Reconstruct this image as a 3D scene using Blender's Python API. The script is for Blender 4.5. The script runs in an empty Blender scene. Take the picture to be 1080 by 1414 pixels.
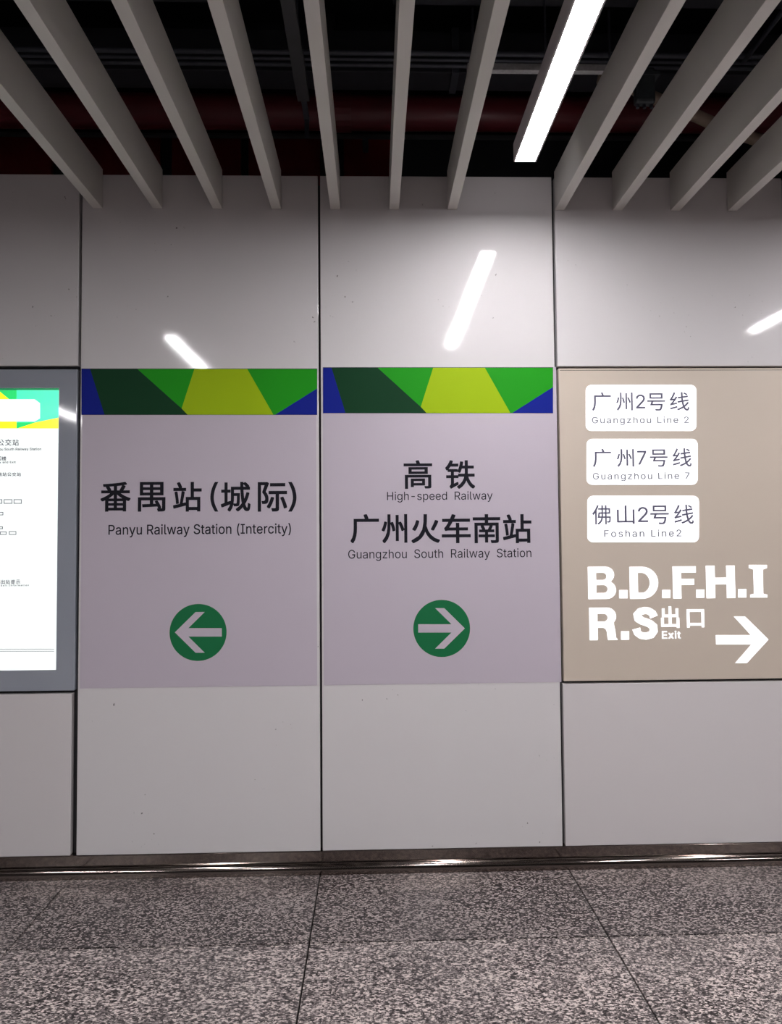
import bpy, bmesh, math, random
from mathutils import Vector, Matrix

C = bpy.context.scene.collection
SC = bpy.context.scene
PI = math.pi
random.seed(4)

# ------------------------------------------------------------------ camera
FPX = 958.26                                   # focal length in pixels of a 1080 x 1414 frame
CAM = Vector((0.2430, -3.1936, 1.5))
PITCH, YAW, ROLL = 0.03804, 0.02564, -0.00788
fw = Vector((math.sin(YAW)*math.cos(PITCH), math.cos(YAW)*math.cos(PITCH), math.sin(PITCH)))
r0 = fw.cross(Vector((0, 0, 1))).normalized()
u0 = r0.cross(fw)
rt = r0*math.cos(ROLL) + u0*math.sin(ROLL)
up = u0*math.cos(ROLL) - r0*math.sin(ROLL)
cam_data = bpy.data.cameras.new('camera')
cam = bpy.data.objects.new('camera', cam_data)
C.objects.link(cam)
m = Matrix((rt, up, -fw)).transposed().to_4x4()
m.translation = CAM
cam.matrix_world = m
cam_data.sensor_fit = 'VERTICAL'
cam_data.sensor_height = 24.0
cam_data.lens = FPX*24.0/1414
cam_data.clip_start = 0.05
SC.camera = cam

# ------------------------------------------------------------------ world and exposure
LAMP_POWER = 88.0
WORLD_LEVEL = 0.04
world = bpy.data.worlds.new('station_hall_air')
SC.world = world
world.use_nodes = True
bg = world.node_tree.nodes['Background']
bg.inputs[0].default_value = (1.0, 0.94, 0.95, 1)
bg.inputs[1].default_value = WORLD_LEVEL
SC.view_settings.view_transform = 'Standard'
SC.view_settings.look = 'None'
SC.view_settings.gamma = 1.0
SC.view_settings.exposure = 0.0
SC.view_settings.use_curve_mapping = False


def at(px, py, y=0.0):
    """world (x, z) of a photograph measurement on the vertical plane y"""
    d = fw*FPX + rt*(px-540) + up*(707-py)
    t = (y-CAM.y)/d.y
    return CAM.x+d.x*t, CAM.z+d.z*t


# ------------------------------------------------------------------ materials
def lin(c):
    return tuple(((v/255)/12.92 if v/255 <= .04045 else ((v/255+.055)/1.055)**2.4) for v in c) + (1,)


def mat(name, col, rough=0.5, metal=0.0, emit=0.0, ecol=None, spec=0.5, var=0.0, vscale=3.0, bump=0.0, bscale=60.0,
        coat=0.0, aniso=0.0):
    mt = bpy.data.materials.new(name)
    mt.use_nodes = True
    nt = mt.node_tree
    b = nt.nodes['Principled BSDF']
    c = col if len(col) == 4 else tuple(col)+(1,)
    b.inputs['Base Color'].default_value = c
    b.inputs['Roughness'].default_value = rough
    b.inputs['Metallic'].default_value = metal
    b.inputs['Specular IOR Level'].default_value = spec
    b.inputs['Coat Weight'].default_value = coat
    b.inputs['Coat Roughness'].default_value = 0.06
    if aniso:
        b.inputs['Anisotropic'].default_value = aniso
    if emit:
        b.inputs['Emission Color'].default_value = ecol or c
        b.inputs['Emission Strength'].default_value = emit
    tc = nt.nodes.new('ShaderNodeTexCoord')
    if var:
        n = nt.nodes.new('ShaderNodeTexNoise')
        n.inputs['Scale'].default_value = vscale
        n.inputs['Detail'].default_value = 4
        nt.links.new(tc.outputs['Object'], n.inputs['Vector'])
        mx = nt.nodes.new('ShaderNodeMix')
        mx.data_type = 'RGBA'
        mx.inputs['A'].default_value = tuple(v*(1-var) for v in c[:3])+(1,)
        mx.inputs['B'].default_value = tuple(min(1, v*(1+var)) for v in c[:3])+(1,)
        nt.links.new(n.outputs['Fac'], mx.inputs['Factor'])
        nt.links.new(mx.outputs['Result'], b.inputs['Base Color'])
    if bump:
        n2 = nt.nodes.new('ShaderNodeTexNoise')
        n2.inputs['Scale'].default_value = bscale
        n2.inputs['Detail'].default_value = 3
        nt.links.new(tc.outputs['Object'], n2.inputs['Vector'])
        bp = nt.nodes.new('ShaderNodeBump')
        bp.inputs['Strength'].default_value = bump
        bp.inputs['Distance'].default_value = 0.001
        nt.links.new(n2.outputs['Fac'], bp.inputs['Height'])
        nt.links.new(bp.outputs['Normal'], b.inputs['Normal'])
    return mt


def enamel(name, col, rough, spots, thr=0.012):
    """enamelled metal sheet: even colour, slight waviness, a few small scuffs and specks"""
    mt = mat(name, col, rough, var=0.012, vscale=1.5)
    nt = mt.node_tree
    b = nt.nodes['Principled BSDF']
    tc = nt.nodes.new('ShaderNodeTexCoord')
    wv = nt.nodes.new('ShaderNodeTexNoise')
    wv.inputs['Scale'].default_value = 0.9
    wv.inputs['Detail'].default_value = 1
    nt.links.new(tc.outputs['Object'], wv.inputs['Vector'])
    bp = nt.nodes.new('ShaderNodeBump')
    bp.inputs['Strength'].default_value = 0.25
    bp.inputs['Distance'].default_value = 0.004
    nt.links.new(wv.outputs['Fac'], bp.inputs['Height'])
    nt.links.new(bp.outputs['Normal'], b.inputs['Normal'])
    if spots:
        base = b.inputs['Base Color'].links[0].from_socket
        nz = nt.nodes.new('ShaderNodeTexNoise')
        nz.inputs['Scale'].default_value = 55
        nz.inputs['Detail'].default_value = 2
        mp = nt.nodes.new('ShaderNodeMapping')
        mp.inputs['Scale'].default_value = (1, 1, 0.75)
        nt.links.new(tc.outputs['Object'], mp.inputs['Vector'])
        nt.links.new(mp.outputs['Vector'], nz.inputs['Vector'])
        area = nt.nodes.new('ShaderNodeTexNoise')
        area.inputs['Scale'].default_value = 3.3
        area.inputs['Detail'].default_value = 1
        nt.links.new(tc.outputs['Object'], area.inputs['Vector'])
        r1 = nt.nodes.new('ShaderNodeMapRange')
        r1.inputs['From Min'].default_value = 0.74 - spots*0.02
        r1.inputs['From Max'].default_value = 0.80 - spots*0.02
        nt.links.new(nz.outputs['Fac'], r1.inputs['Value'])
        r2 = nt.nodes.new('ShaderNodeMapRange')
        r2.inputs['From Min'].default_value = 0.58
        r2.inputs['From Max'].default_value = 0.62
        nt.links.new(area.outputs['Fac'], r2.inputs['Value'])
        mu = nt.nodes.new('ShaderNodeMath')
        mu.operation = 'MULTIPLY'
        nt.links.new(r1.outputs['Result'], mu.inputs[0])
        nt.links.new(r2.outputs['Result'], mu.inputs[1])
        mx = nt.nodes.new('ShaderNodeMix')
        mx.data_type = 'RGBA'
        mx.inputs['B'].default_value = (0.06, 0.055, 0.05, 1)
        nt.links.new(mu.outputs[0], mx.inputs['Factor'])
        nt.links.new(base, mx.inputs['A'])
        nt.links.new(mx.outputs['Result'], b.inputs['Base Color'])
    return mt


def granite(name, low, high):
    mt = bpy.data.materials.new(name)
    mt.use_nodes = True
    nt = mt.node_tree
    b = nt.nodes['Principled BSDF']
    tc = nt.nodes.new('ShaderNodeTexCoord')
    oi = nt.nodes.new('ShaderNodeObjectInfo')
    ad = nt.nodes.new('ShaderNodeVectorMath')
    ad.operation = 'ADD'
    cb = nt.nodes.new('ShaderNodeCombineXYZ')
    sc = nt.nodes.new('ShaderNodeMath')
    sc.operation = 'MULTIPLY'
    sc.inputs[1].default_value = 37.0
    nt.links.new(oi.outputs['Random'], sc.inputs[0])
    nt.links.new(sc.outputs[0], cb.inputs['Z'])
    gm = nt.nodes.new('ShaderNodeMapping')
    gm.inputs['Scale'].default_value = (0.62, 1, 1)
    nt.links.new(tc.outputs['Object'], gm.inputs['Vector'])
    nt.links.new(gm.outputs[0], ad.inputs[0])
    nt.links.new(cb.outputs[0], ad.inputs[1])
    n1 = nt.nodes.new('ShaderNodeTexNoise')
    n1.inputs['Scale'].default_value = 88
    n1.inputs['Detail'].default_value = 5
    n1.inputs['Roughness'].default_value = 0.75
    n2 = nt.nodes.new('ShaderNodeTexVoronoi')
    n2.inputs['Scale'].default_value = 215
    n3 = nt.nodes.new('ShaderNodeTexNoise')
    n3.inputs['Scale'].default_value = 5
    for n in (n1, n2, n3):
        nt.links.new(ad.outputs[0], n.inputs['Vector'])
    bw = nt.nodes.new('ShaderNodeSeparateColor')
    nt.links.new(n2.outputs['Color'], bw.inputs[0])
    m1 = nt.nodes.new('ShaderNodeMath')
    m1.operation = 'MULTIPLY_ADD'
    m1.inputs[1].default_value = 0.46
    nt.links.new(bw.outputs[0], m1.inputs[0])
    nt.links.new(n1.outputs['Fac'], m1.inputs[2])
    m2 = nt.nodes.new('ShaderNodeMath')
    m2.operation = 'MULTIPLY_ADD'
    m2.inputs[1].default_value = 0.18
    nt.links.new(n3.outputs['Fac'], m2.inputs[0])
    nt.links.new(m1.outputs[0], m2.inputs[2])
    cr = nt.nodes.new('ShaderNodeValToRGB')
    e = cr.color_ramp.elements
    e[0].position = low
    e[0].color = (0.014, 0.011, 0.012, 1)
    e[1].position = high
    e[1].color = (0.62, 0.54, 0.51, 1)
    for p, c in ((0.24, (0.040, 0.033, 0.034, 1)), (0.45, (0.125, 0.104, 0.104, 1)), (0.70, (0.29, 0.25, 0.242, 1))):
        k = cr.color_ramp.elements.new(low+(high-low)*p)
        k.color = c
    nt.links.new(m2.outputs[0], cr.inputs[0])
    nt.links.new(cr.outputs[0], b.inputs['Base Color'])
    b.inputs['Roughness'].default_value = 0.30
    b.inputs['Specular IOR Level'].default_value = 0.32
    bp = nt.nodes.new('ShaderNodeBump')
    bp.inputs['Strength'].default_value = 0.25
    bp.inputs['Distance'].default_value = 0.0006
    nt.links.new(m1.outputs[0], bp.inputs['Height'])
    nt.links.new(bp.outputs['Normal'], b.inputs['Normal'])
    return mt


def brushed_steel():
    mt = mat('brushed_steel', (0.27, 0.225, 0.205), 0.2, 1.0)
    nt = mt.node_tree
    b = nt.nodes['Principled BSDF']
    tc = nt.nodes.new('ShaderNodeTexCoord')
    mp = nt.nodes.new('ShaderNodeMapping')
    mp.inputs['Scale'].default_value = (0.6, 1, 120)
    nt.links.new(tc.outputs['Object'], mp.inputs['Vector'])
    n = nt.nodes.new('ShaderNodeTexNoise')
    n.inputs['Scale'].default_value = 3
    n.inputs['Detail'].default_value = 3
    nt.links.new(mp.outputs[0], n.inputs['Vector'])
    mr = nt.nodes.new('ShaderNodeMapRange')
    mr.inputs['To Min'].default_value = 0.085
    mr.inputs['To Max'].default_value = 0.13
    nt.links.new(n.outputs['Fac'], mr.inputs['Value'])
    nt.links.new(mr.outputs['Result'], b.inputs['Roughness'])
    return mt


M = dict(
    panel=enamel('white_enamel_panel', (0.655, 0.63, 0.642), 0.07, 2.3),
    panel_low=enamel('white_enamel_satin', (0.635, 0.60, 0.61), 0.20, 0.0),
    backing=mat('black_joint_backing', (0.018, 0.017, 0.02), 0.6, var=.2),
    sheet=mat('lilac_white_vinyl', (0.515, 0.46, 0.53), 0.45, spec=.3, var=.02, vscale=2),
    blue=mat('printed_blue', (0.003, 0.012, 0.24), 0.6, var=.05, spec=.15),
    dark_green=mat('printed_dark_green', (0.003, 0.042, 0.014), 0.6, var=.05, spec=.15),
    green=mat('printed_green', (0.012, 0.29, 0.008), 0.6, var=.05, spec=.15),
    lime=mat('printed_lime', (0.33, 0.48, 0.003), 0.6, var=.05, spec=.15),
    disc=mat('printed_emerald', (0.008, 0.15, 0.052), 0.55, var=.04, spec=.2),
    ink=mat('black_ink', (0.008, 0.008, 0.014), 0.6, var=.1, spec=.15),
    face=mat('champagne_metal_face', (0.58, 0.50, 0.425), 0.30, var=.03, vscale=1.2, spec=.5),
    grey_face=mat('blue_grey_glass_face', (0.30, 0.32, 0.37), 0.06, var=.03, vscale=1.5, spec=.7),
    lit=mat('lit_white_acrylic', (0.45, 0.45, 0.46), 0.3, emit=0.95, ecol=(0.97, 0.97, 1, 1)),
    lit_screen=mat('lit_screen_white', (0.25, 0.25, 0.25), 0.25, emit=0.95, ecol=(0.95, 1, 0.99, 1)),
    lit_green=mat('lit_green', (0.02, 0.6, 0.2), 0.2, emit=0.9, ecol=(0.0, 0.62, 0.11, 1)),
    lit_dark=mat('lit_deep_green', (0.01, 0.3, 0.1), 0.2, emit=0.5, ecol=(0.0, 0.22, 0.08, 1)),
    lit_mint=mat('lit_mint', (0.05, 0.8, 0.5), 0.2, emit=0.95, ecol=(0.05, 0.90, 0.45, 1)),
    lit_yellow=mat('lit_yellow', (0.9, 0.9, 0.02), 0.2, emit=0.95, ecol=(1.0, 0.95, 0.01, 1)),
    slate_ink=mat('slate_ink', (0.11, 0.105, 0.17), 0.5, var=.05),
    grey_ink=mat('pale_grey_ink', (0.15, 0.155, 0.20), 0.5, var=.05),
    slat=mat('warm_white_powder_coat', (0.62, 0.60, 0.57), 0.5, var=.02, vscale=2, bump=.05, bscale=400),
    housing=mat('light_housing_paint', (0.55, 0.50, 0.52), 0.4, var=.03),
    lamp=mat('lamp_diffuser', (1, 1, 1), 0.5, emit=LAMP_POWER, ecol=(1.0, 0.975, 0.985, 1)),
    slab=mat('black_painted_concrete', (0.008, 0.008, 0.012), 0.8, var=.35, vscale=4, bump=.5, bscale=40),
    red=mat('dark_red_paint', (0.16, 0.003, 0.005), 0.5, var=.35, vscale=5),
    red_pipe=mat('red_pipe_paint', (0.09, 0.004, 0.010), 0.4, var=.2, vscale=6),
    dark_steel=mat('dark_galvanised_steel', (0.07, 0.075, 0.095), 0.45, 0.4, var=.3, vscale=20),
    dark_duct=mat('dark_duct_sheet', (0.028, 0.028, 0.036), 0.6, 0.2, var=.25, vscale=8),
    pale_steel=mat('pale_galvanised_steel', (0.55, 0.55, 0.56), 0.5, 0.3, var=.35, vscale=60),
    grey_steel=mat('grey_painted_steel', (0.05, 0.05, 0.055), 0.5, var=.2, vscale=10),
    beige=mat('beige_pipe_wrap', (0.30, 0.23, 0.18), 0.6, var=.15, vscale=14),
    black_iron=mat('black_iron', (0.045, 0.055, 0.062), 0.5, var=.3, vscale=40),
    steel=brushed_steel(),
    granite=granite('speckled_granite', 0.575, 1.05),
    granite_dark=granite('darker_speckled_granite', 0.645, 1.18),
    grout=mat('dark_joint', (0.012, 0.010, 0.010), 0.9, var=.2),
    edge=mat('pale_edge_trim', (0.62, 0.58, 0.56), 0.3, 0.4, var=.03),
)


# ------------------------------------------------------------------ geometry helpers
def obj(name, bm, material, parent=None, bevel=0.0, smooth=False, recalc=True):
    me = bpy.data.meshes.new(name)
    if recalc:
        bmesh.ops.recalc_face_normals(bm, faces=bm.faces[:])
    bm.to_mesh(me)
    bm.free()
    me.materials.append(material)
    if smooth:
        for p in me.polygons:
            p.use_smooth = True
    o = bpy.data.objects.new(name, me)
    C.objects.link(o)
    if parent:
        o.parent = parent
    if bevel:
        b = o.modifiers.new('edge_round', 'BEVEL')
        b.width = bevel
        b.segments = 2
        b.limit_method = 'ANGLE'
    return o


def box(bm, x0, x1, y0, y1, z0, z1):
    v = [bm.verts.new(p) for p in ((x0, y0, z0), (x1, y0, z0), (x1, y1, z0), (x0, y1, z0),
                                   (x0, y0, z1), (x1, y0, z1), (x1, y1, z1), (x0, y1, z1))]
    for f in ((0, 1, 2, 3), (7, 6, 5, 4), (0, 4, 5, 1), (1, 5, 6, 2), (2, 6, 7, 3), (3, 7, 4, 0)):
        bm.faces.new([v[i] for i in f])
    return bm


def bx(*a):
    return box(bmesh.new(), *a)


def prism(bm, pts, y0, y1):
    """outline in (x, z) given thickness from y0 to y1"""
    a = [bm.verts.new((x, y0, z)) for x, z in pts]
    b = [bm.verts.new((x, y1, z)) for x, z in pts]
    bm.faces.new(a)
    bm.faces.new(b[::-1])
    n = len(pts)
    for i in range(n):
        bm.faces.new((a[i], b[i], b[(i+1) % n], a[(i+1) % n]))
    return bm


def tube(bm, pts, r, n=12):
    pts = [Vector(p) for p in pts]
    rings = []
    for i, p in enumerate(pts):
        d = (pts[min(i+1, len(pts)-1)] - pts[max(i-1, 0)]).normalized()
        a = d.cross(Vector((0, 0, 1)))
        if a.length < 1e-3:
            a = d.cross(Vector((0, 1, 0)))
        a.normalize()
        b = d.cross(a)
        rings.append([bm.verts.new(p + a*r*math.cos(2*PI*k/n) + b*r*math.sin(2*PI*k/n)) for k in range(n)])
    for i in range(len(rings)-1):
        for k in range(n):
            bm.faces.new((rings[i][k], rings[i][(k+1) % n], rings[i+1][(k+1) % n], rings[i+1][k]))
    bm.faces.new(rings[0][::-1])
    bm.faces.new(rings[-1])
    return bm


def thing(name, label=None, cat=None, loc=(0, 0, 0), group=None, kind=None):
    o = bpy.data.objects.new(name, None)
    o.empty_display_size = 0.1
    C.objects.link(o)
    o.location = loc
    if label:
        o['label'] = label
    if cat:
        o['category'] = cat
    if group:
        o['group'] = group
    if kind:
        o['kind'] = kind
    bpy.context.view_layer.update()
    return o


def part(name, bm, material, parent, **k):
    """geometry given in world coordinates, parented to a thing at its base"""
    o = obj(name, bm, material, parent, **k)
    base = parent
    off = Vector((0, 0, 0))
    while base:
        off += base.location
        base = base.parent
    o.data.transform(Matrix.Translation(-off))
    return o


# ------------------------------------------------------------------ lettering
# outlines of the latin letters and figures: advance width, then closed contours "x y x y ..." in 1/1000 of the type size
OUTLINES = {
    '(': (273, ['89 207 90 244 94 283 101 324 109 364 119 403 132 441 145 477 160 510 177 539 236 539 219 503 204 466 191 428 179 390 169 351 161 313 156 276 152 241 151 207 152 176 155 145 160 115 167 83 177 50 188 16 202 -19 218 -57 236 -96 177 -96 156 -59 139 -21 124 16 111 55 102 93 95 131 90 169']),
    ')': (273, ['37 -96 56 -56 72 -18 86 18 97 52 106 85 113 116 118 147 121 177 122 207 121 241 117 276 112 313 104 351 94 390 82 428 69 466 54 503 37 539 97 539 113 510 128 477 142 441 154 403 164 364 173 323 179 283 183 244 184 207 183 168 178 130 171 92 161 53 149 15 134 -22 117 -59 97 -96']),
    '-': (453, ['337 244 337 188 114 188 114 244']),
    '2': (453, ['64 0 64 47 234 229 282 282 294 298 303 312 311 327 316 341 319 356 320 371 319 389 315 405 308 419 298 431 287 441 273 449 258 455 241 458 224 460 205 458 188 454 172 447 159 438 148 427 139 413 132 398 128 381 127 362 66 362 68 391 75 418 86 442 102 464 121 482 143 496 168 507 196 513 225 516 254 513 281 507 306 497 328 482 346 465 361 445 372 423 379 398 381 372 380 354 377 336 371 318 363 299 351 280 336 259 317 235 294 209 267 180 153 60 153 57 389 57 389 0']),
    '7': (453, ['97 0 323 448 323 452 62 452 62 509 391 509 391 449 165 0']),
    'B': (456, ['60 0 60 509 241 509 274 507 304 501 329 491 350 477 367 461 381 442 390 421 396 398 398 374 397 353 393 336 387 320 378 307 368 295 356 286 343 278 329 272 315 267 315 262 331 260 347 254 363 245 378 234 391 220 402 203 411 184 416 161 418 136 416 111 410 88 400 67 386 48 368 31 344 18 317 8 284 2 247 0', '125 57 245 57 281 60 309 67 330 80 344 96 353 115 355 137 354 153 350 169 342 184 333 197 320 209 306 218 289 225 269 229 248 231 125 231', '125 285 238 285 256 287 273 290 288 296 302 304 314 314 323 326 330 340 335 355 336 372 333 393 326 412 313 429 294 442 270 449 240 452 125 452']),
    'D': (502, ['219 0 96 0 96 57 215 57 254 60 288 68 318 81 343 99 363 122 379 149 390 181 397 216 399 255 397 294 390 329 379 361 364 388 344 410 320 428 291 441 258 449 221 452 93 452 93 509 225 509 273 505 315 495 353 478 385 455 412 426 433 391 449 351 458 306 462 255 458 205 449 159 433 119 411 83 384 54 351 31 312 14 268 3', '125 509 125 0 60 0 60 509']),
    'E': (419, ['60 0 60 509 372 509 372 452 125 452 125 286 355 286 355 229 125 229 125 57 375 57 375 0']),
    'F': (410, ['60 0 60 509 369 509 369 452 125 452 125 278 346 278 346 221 125 221 125 0']),
    'G': (520, ['269 -7 225 -3 185 7 149 25 118 49 91 79 69 116 53 157 43 203 40 254 43 305 53 352 69 393 91 429 117 459 149 484 184 501 223 512 265 516 291 514 316 510 340 504 363 494 384 483 403 469 421 453 436 436 449 416 460 395 468 373 474 349 408 349 402 365 395 379 387 393 378 406 368 417 356 427 344 436 330 443 315 448 300 453 283 455 265 456 236 453 209 445 183 432 160 414 141 392 125 364 113 332 106 295 103 254 106 213 113 177 125 145 141 117 161 95 184 76 210 63 238 56 269 53 296 55 322 61 345 71 365 85 382 102 396 123 407 147 413 173 415 202 434 199 283 199 283 256 478 256 478 200 475 160 466 124 451 91 431 62 406 38 377 19 344 5 308 -4']),
    'H': (517, ['60 0 60 509 125 509 125 289 392 289 392 509 457 509 457 0 392 0 392 232 125 232 125 0']),
    'I': (300, ['31 0 31 57 118 57 118 452 31 452 31 509 269 509 269 452 183 452 183 57 269 57 269 0']),
    'L': (393, ['60 0 60 509 125 509 125 57 361 57 361 0']),
    'M': (628, ['60 0 60 509 152 509 277 187 287 159 299 123 311 84 322 49 307 49 318 83 330 121 342 158 352 187 476 509 568 509 568 0 504 0 504 291 504 327 505 369 506 413 507 457 513 457 498 409 482 363 467 322 456 291 342 0 286 0 170 291 159 321 145 361 129 408 112 457 119 457 120 416 121 372 122 328 122 291 122 0']),
    'P': (445, ['60 0 60 509 235 509 272 506 305 499 332 487 356 471 375 452 390 430 400 404 407 377 409 348 407 318 400 291 390 265 375 243 356 223 332 207 305 195 272 188 235 186 125 186 125 0', '125 242 233 242 257 244 279 248 297 256 312 266 324 279 333 294 339 310 343 328 344 348 343 367 339 385 333 402 324 416 312 428 297 439 279 446 257 451 232 452 125 452']),
    'R': (449, ['60 0 60 509 236 509 273 506 305 500 333 489 356 473 376 455 390 433 401 408 407 381 409 352 407 323 401 296 390 271 376 250 356 232 333 217 305 206 273 200 236 198 125 198 125 0', '125 255 234 255 258 256 280 260 298 267 313 276 325 287 334 300 340 316 344 333 345 352 344 371 340 389 334 405 325 419 313 430 298 440 279 446 258 451 233 452 125 452', '353 0 247 198 320 198 428 0']),
    'S': (447, ['224 -9 188 -7 156 -1 128 9 102 23 81 40 64 60 51 83 42 109 38 137 104 137 108 118 114 102 123 88 136 76 150 66 166 59 185 53 204 50 224 49 246 50 267 54 286 60 303 69 317 79 329 92 338 106 344 122 346 139 344 154 340 168 332 179 322 189 310 197 296 205 245 222 184 239 145 253 112 269 86 289 67 313 56 341 52 372 54 400 62 425 75 448 92 468 113 484 138 498 165 508 195 514 227 516 259 514 289 508 316 498 340 484 360 468 377 449 390 427 398 403 401 378 337 378 332 402 320 421 302 437 280 449 254 456 225 459 204 457 185 454 167 448 152 440 139 430 129 418 121 405 117 391 115 376 117 359 122 345 131 334 142 324 155 315 169 308 212 293 264 279 312 264 328 256 344 248 359 238 372 226 384 213 395 198 402 180 407 161 408 139 406 112 399 87 386 64 370 43 349 25 323 11 294 0 261 -7']),
    'a': (389, ['160 -9 137 -7 115 -3 94 5 76 15 60 29 48 45 38 63 32 84 30 108 32 128 36 146 43 161 53 174 64 184 78 193 92 200 108 206 125 211 178 220 234 227 247 229 257 231 265 235 271 240 274 246 276 255 276 257 275 272 272 285 267 297 260 307 251 315 240 322 227 327 212 330 196 331 178 330 163 327 149 322 137 316 127 309 118 301 110 292 104 283 100 274 41 291 51 313 64 331 79 346 95 358 114 368 133 375 153 380 173 383 194 384 208 384 223 382 239 379 255 375 271 369 286 360 300 350 312 336 322 320 330 301 335 278 337 251 337 0 277 0 277 52 272 52 267 43 260 34 252 25 242 16 229 8 215 1 199 -4 181 -7', '170 45 192 47 211 51 228 59 242 68 254 80 263 93 270 108 274 122 276 138 276 190 272 187 267 184 259 182 231 176 200 171 175 168 134 159 122 153 112 147 103 139 97 130 93 118 92 105 93 93 96 82 102 72 109 64 119 57 130 52 142 48 156 46']),
    'c': (396, ['207 -8 174 -5 144 3 117 16 93 35 72 58 56 85 44 116 37 150 34 187 37 225 44 260 56 291 72 318 93 341 117 360 144 374 174 382 207 384 226 384 243 381 260 377 276 371 291 364 305 356 318 346 330 335 340 322 349 308 356 293 362 277 303 262 300 272 295 281 290 289 284 297 278 304 270 311 261 316 252 321 242 325 231 328 220 329 207 330 184 328 163 321 145 310 130 296 118 278 108 258 102 236 98 212 96 187 98 163 102 139 108 117 118 97 130 80 145 66 163 55 184 49 207 46 220 47 232 49 243 52 253 55 262 60 271 66 279 73 285 80 292 89 297 98 301 107 304 117 363 102 357 86 350 70 341 56 331 43 319 32 306 21 292 12 277 5 261 -1 244 -5 226 -7']),
    'd': (424, ['195 -8 165 -6 137 3 111 16 89 34 70 57 55 84 43 116 36 151 34 189 36 227 43 261 55 293 70 320 89 342 112 361 137 374 165 382 196 384 218 383 237 379 253 373 267 364 278 355 287 346 306 319 311 319 311 509 372 509 372 0 313 0 313 59 307 59 287 31 277 21 266 12 252 4 236 -3 217 -7', '205 47 226 49 246 55 263 65 278 78 290 95 299 115 306 138 310 162 312 189 310 216 306 241 300 263 290 282 278 299 263 312 246 322 227 328 205 330 182 328 162 322 145 311 130 298 118 281 108 261 102 239 98 215 96 189 98 163 102 139 109 117 118 97 130 80 145 66 162 55 182 49']),
    'e': (404, ['212 -8 177 -5 145 3 117 16 92 35 72 58 56 85 44 116 37 150 34 187 36 224 44 258 55 290 71 317 91 340 115 359 142 373 172 382 205 384 226 383 246 380 266 374 285 366 303 355 319 341 334 324 347 305 357 282 365 256 370 227 371 194 371 169 75 169 75 221 338 221 310 202 308 226 304 248 298 269 288 286 277 301 263 314 246 323 227 328 205 330 183 328 164 323 146 313 131 301 119 286 109 270 102 251 97 231 96 211 96 178 98 151 102 127 110 106 121 88 135 73 151 61 169 53 190 48 212 46 227 47 241 49 254 53 265 58 276 65 285 73 294 82 300 93 306 105 365 91 358 72 348 55 335 39 320 26 302 14 283 4 261 -3 237 -7']),
    'f': (254, ['228 379 228 327 6 327 6 379', '81 0 81 432 82 452 87 470 96 486 107 499 120 510 135 519 152 525 169 529 187 530 222 527 243 521 227 468 215 472 195 474 178 472 164 468 154 460 147 449 143 435 142 419 142 0']),
    'g': (425, ['207 -151 180 -149 156 -146 134 -140 114 -132 97 -122 82 -110 70 -97 59 -84 51 -69 101 -41 122 -66 131 -74 142 -82 154 -88 169 -93 187 -96 207 -97 236 -95 261 -87 282 -75 298 -58 308 -34 311 -6 311 68 306 68 287 41 277 32 266 23 252 16 236 10 217 6 195 5 165 7 138 14 113 27 90 43 71 65 55 90 43 120 36 154 34 191 36 229 43 263 55 293 71 320 90 342 112 361 138 374 166 382 196 384 218 383 237 379 253 373 267 365 279 356 288 346 308 319 313 319 313 379 372 379 372 -9 370 -40 363 -67 350 -90 334 -109 314 -124 291 -136 265 -144 237 -149', '205 59 227 61 246 66 264 75 278 87 290 103 300 121 307 142 311 166 312 193 311 219 307 242 300 264 291 283 279 299 264 312 247 322 227 328 205 330 182 328 163 322 145 312 130 298 118 282 109 262 102 241 98 218 96 193 98 167 102 144 109 123 118 104 131 88 145 76 163 66 183 61']),
    'h': (410, ['114 227 114 0 53 0 53 509 114 509 114 287 102 287 116 319 132 344 152 362 175 374 200 382 227 384 252 383 275 377 295 369 313 356 328 340 341 321 350 298 355 271 357 240 357 0 296 0 296 235 293 263 286 286 273 304 256 318 235 326 210 329 192 328 176 324 161 317 147 308 136 297 126 283 119 266 115 248']),
    'i': (167, ['53 0 53 379 114 379 114 0', '84 443 73 444 63 448 54 455 47 463 43 472 41 483 43 494 47 504 54 512 63 518 73 522 84 524 95 522 105 518 114 512 121 504 125 494 126 483 125 472 121 463 114 455 105 448 95 444']),
    'l': (189, ['139 -2 112 0 91 8 74 20 62 37 55 59 53 84 53 509 114 509 114 99 114 83 117 71 120 62 126 57 135 53 146 52 160 53 170 54 181 3 162 -1']),
    'm': (610, ['53 0 53 379 112 379 112 295 108 295 114 314 122 331 132 346 144 358 158 368 172 376 187 382 203 385 219 386 245 383 268 375 287 361 303 342 314 320 321 295 312 295 318 312 326 329 337 343 350 356 364 366 381 375 398 381 417 385 437 386 458 385 478 380 497 372 514 361 529 346 541 328 550 307 555 283 557 255 557 0 496 0 496 254 493 279 485 298 473 313 456 323 438 329 419 330 402 329 387 326 374 320 363 312 353 302 345 290 340 277 336 263 335 247 335 0 274 0 274 260 272 280 265 297 253 311 238 322 220 328 199 330 185 329 171 326 158 320 145 312 135 302 126 289 119 274 115 257 114 238 114 0']),
    'n': (410, ['114 227 114 0 53 0 53 379 112 379 112 287 102 287 116 319 132 344 152 362 175 374 200 382 227 384 252 383 275 377 295 369 313 356 328 340 341 321 350 298 355 271 357 240 357 0 296 0 296 235 293 263 286 286 273 304 256 318 235 326 210 329 192 328 176 324 161 317 147 308 136 297 126 283 119 266 115 248']),
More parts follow.
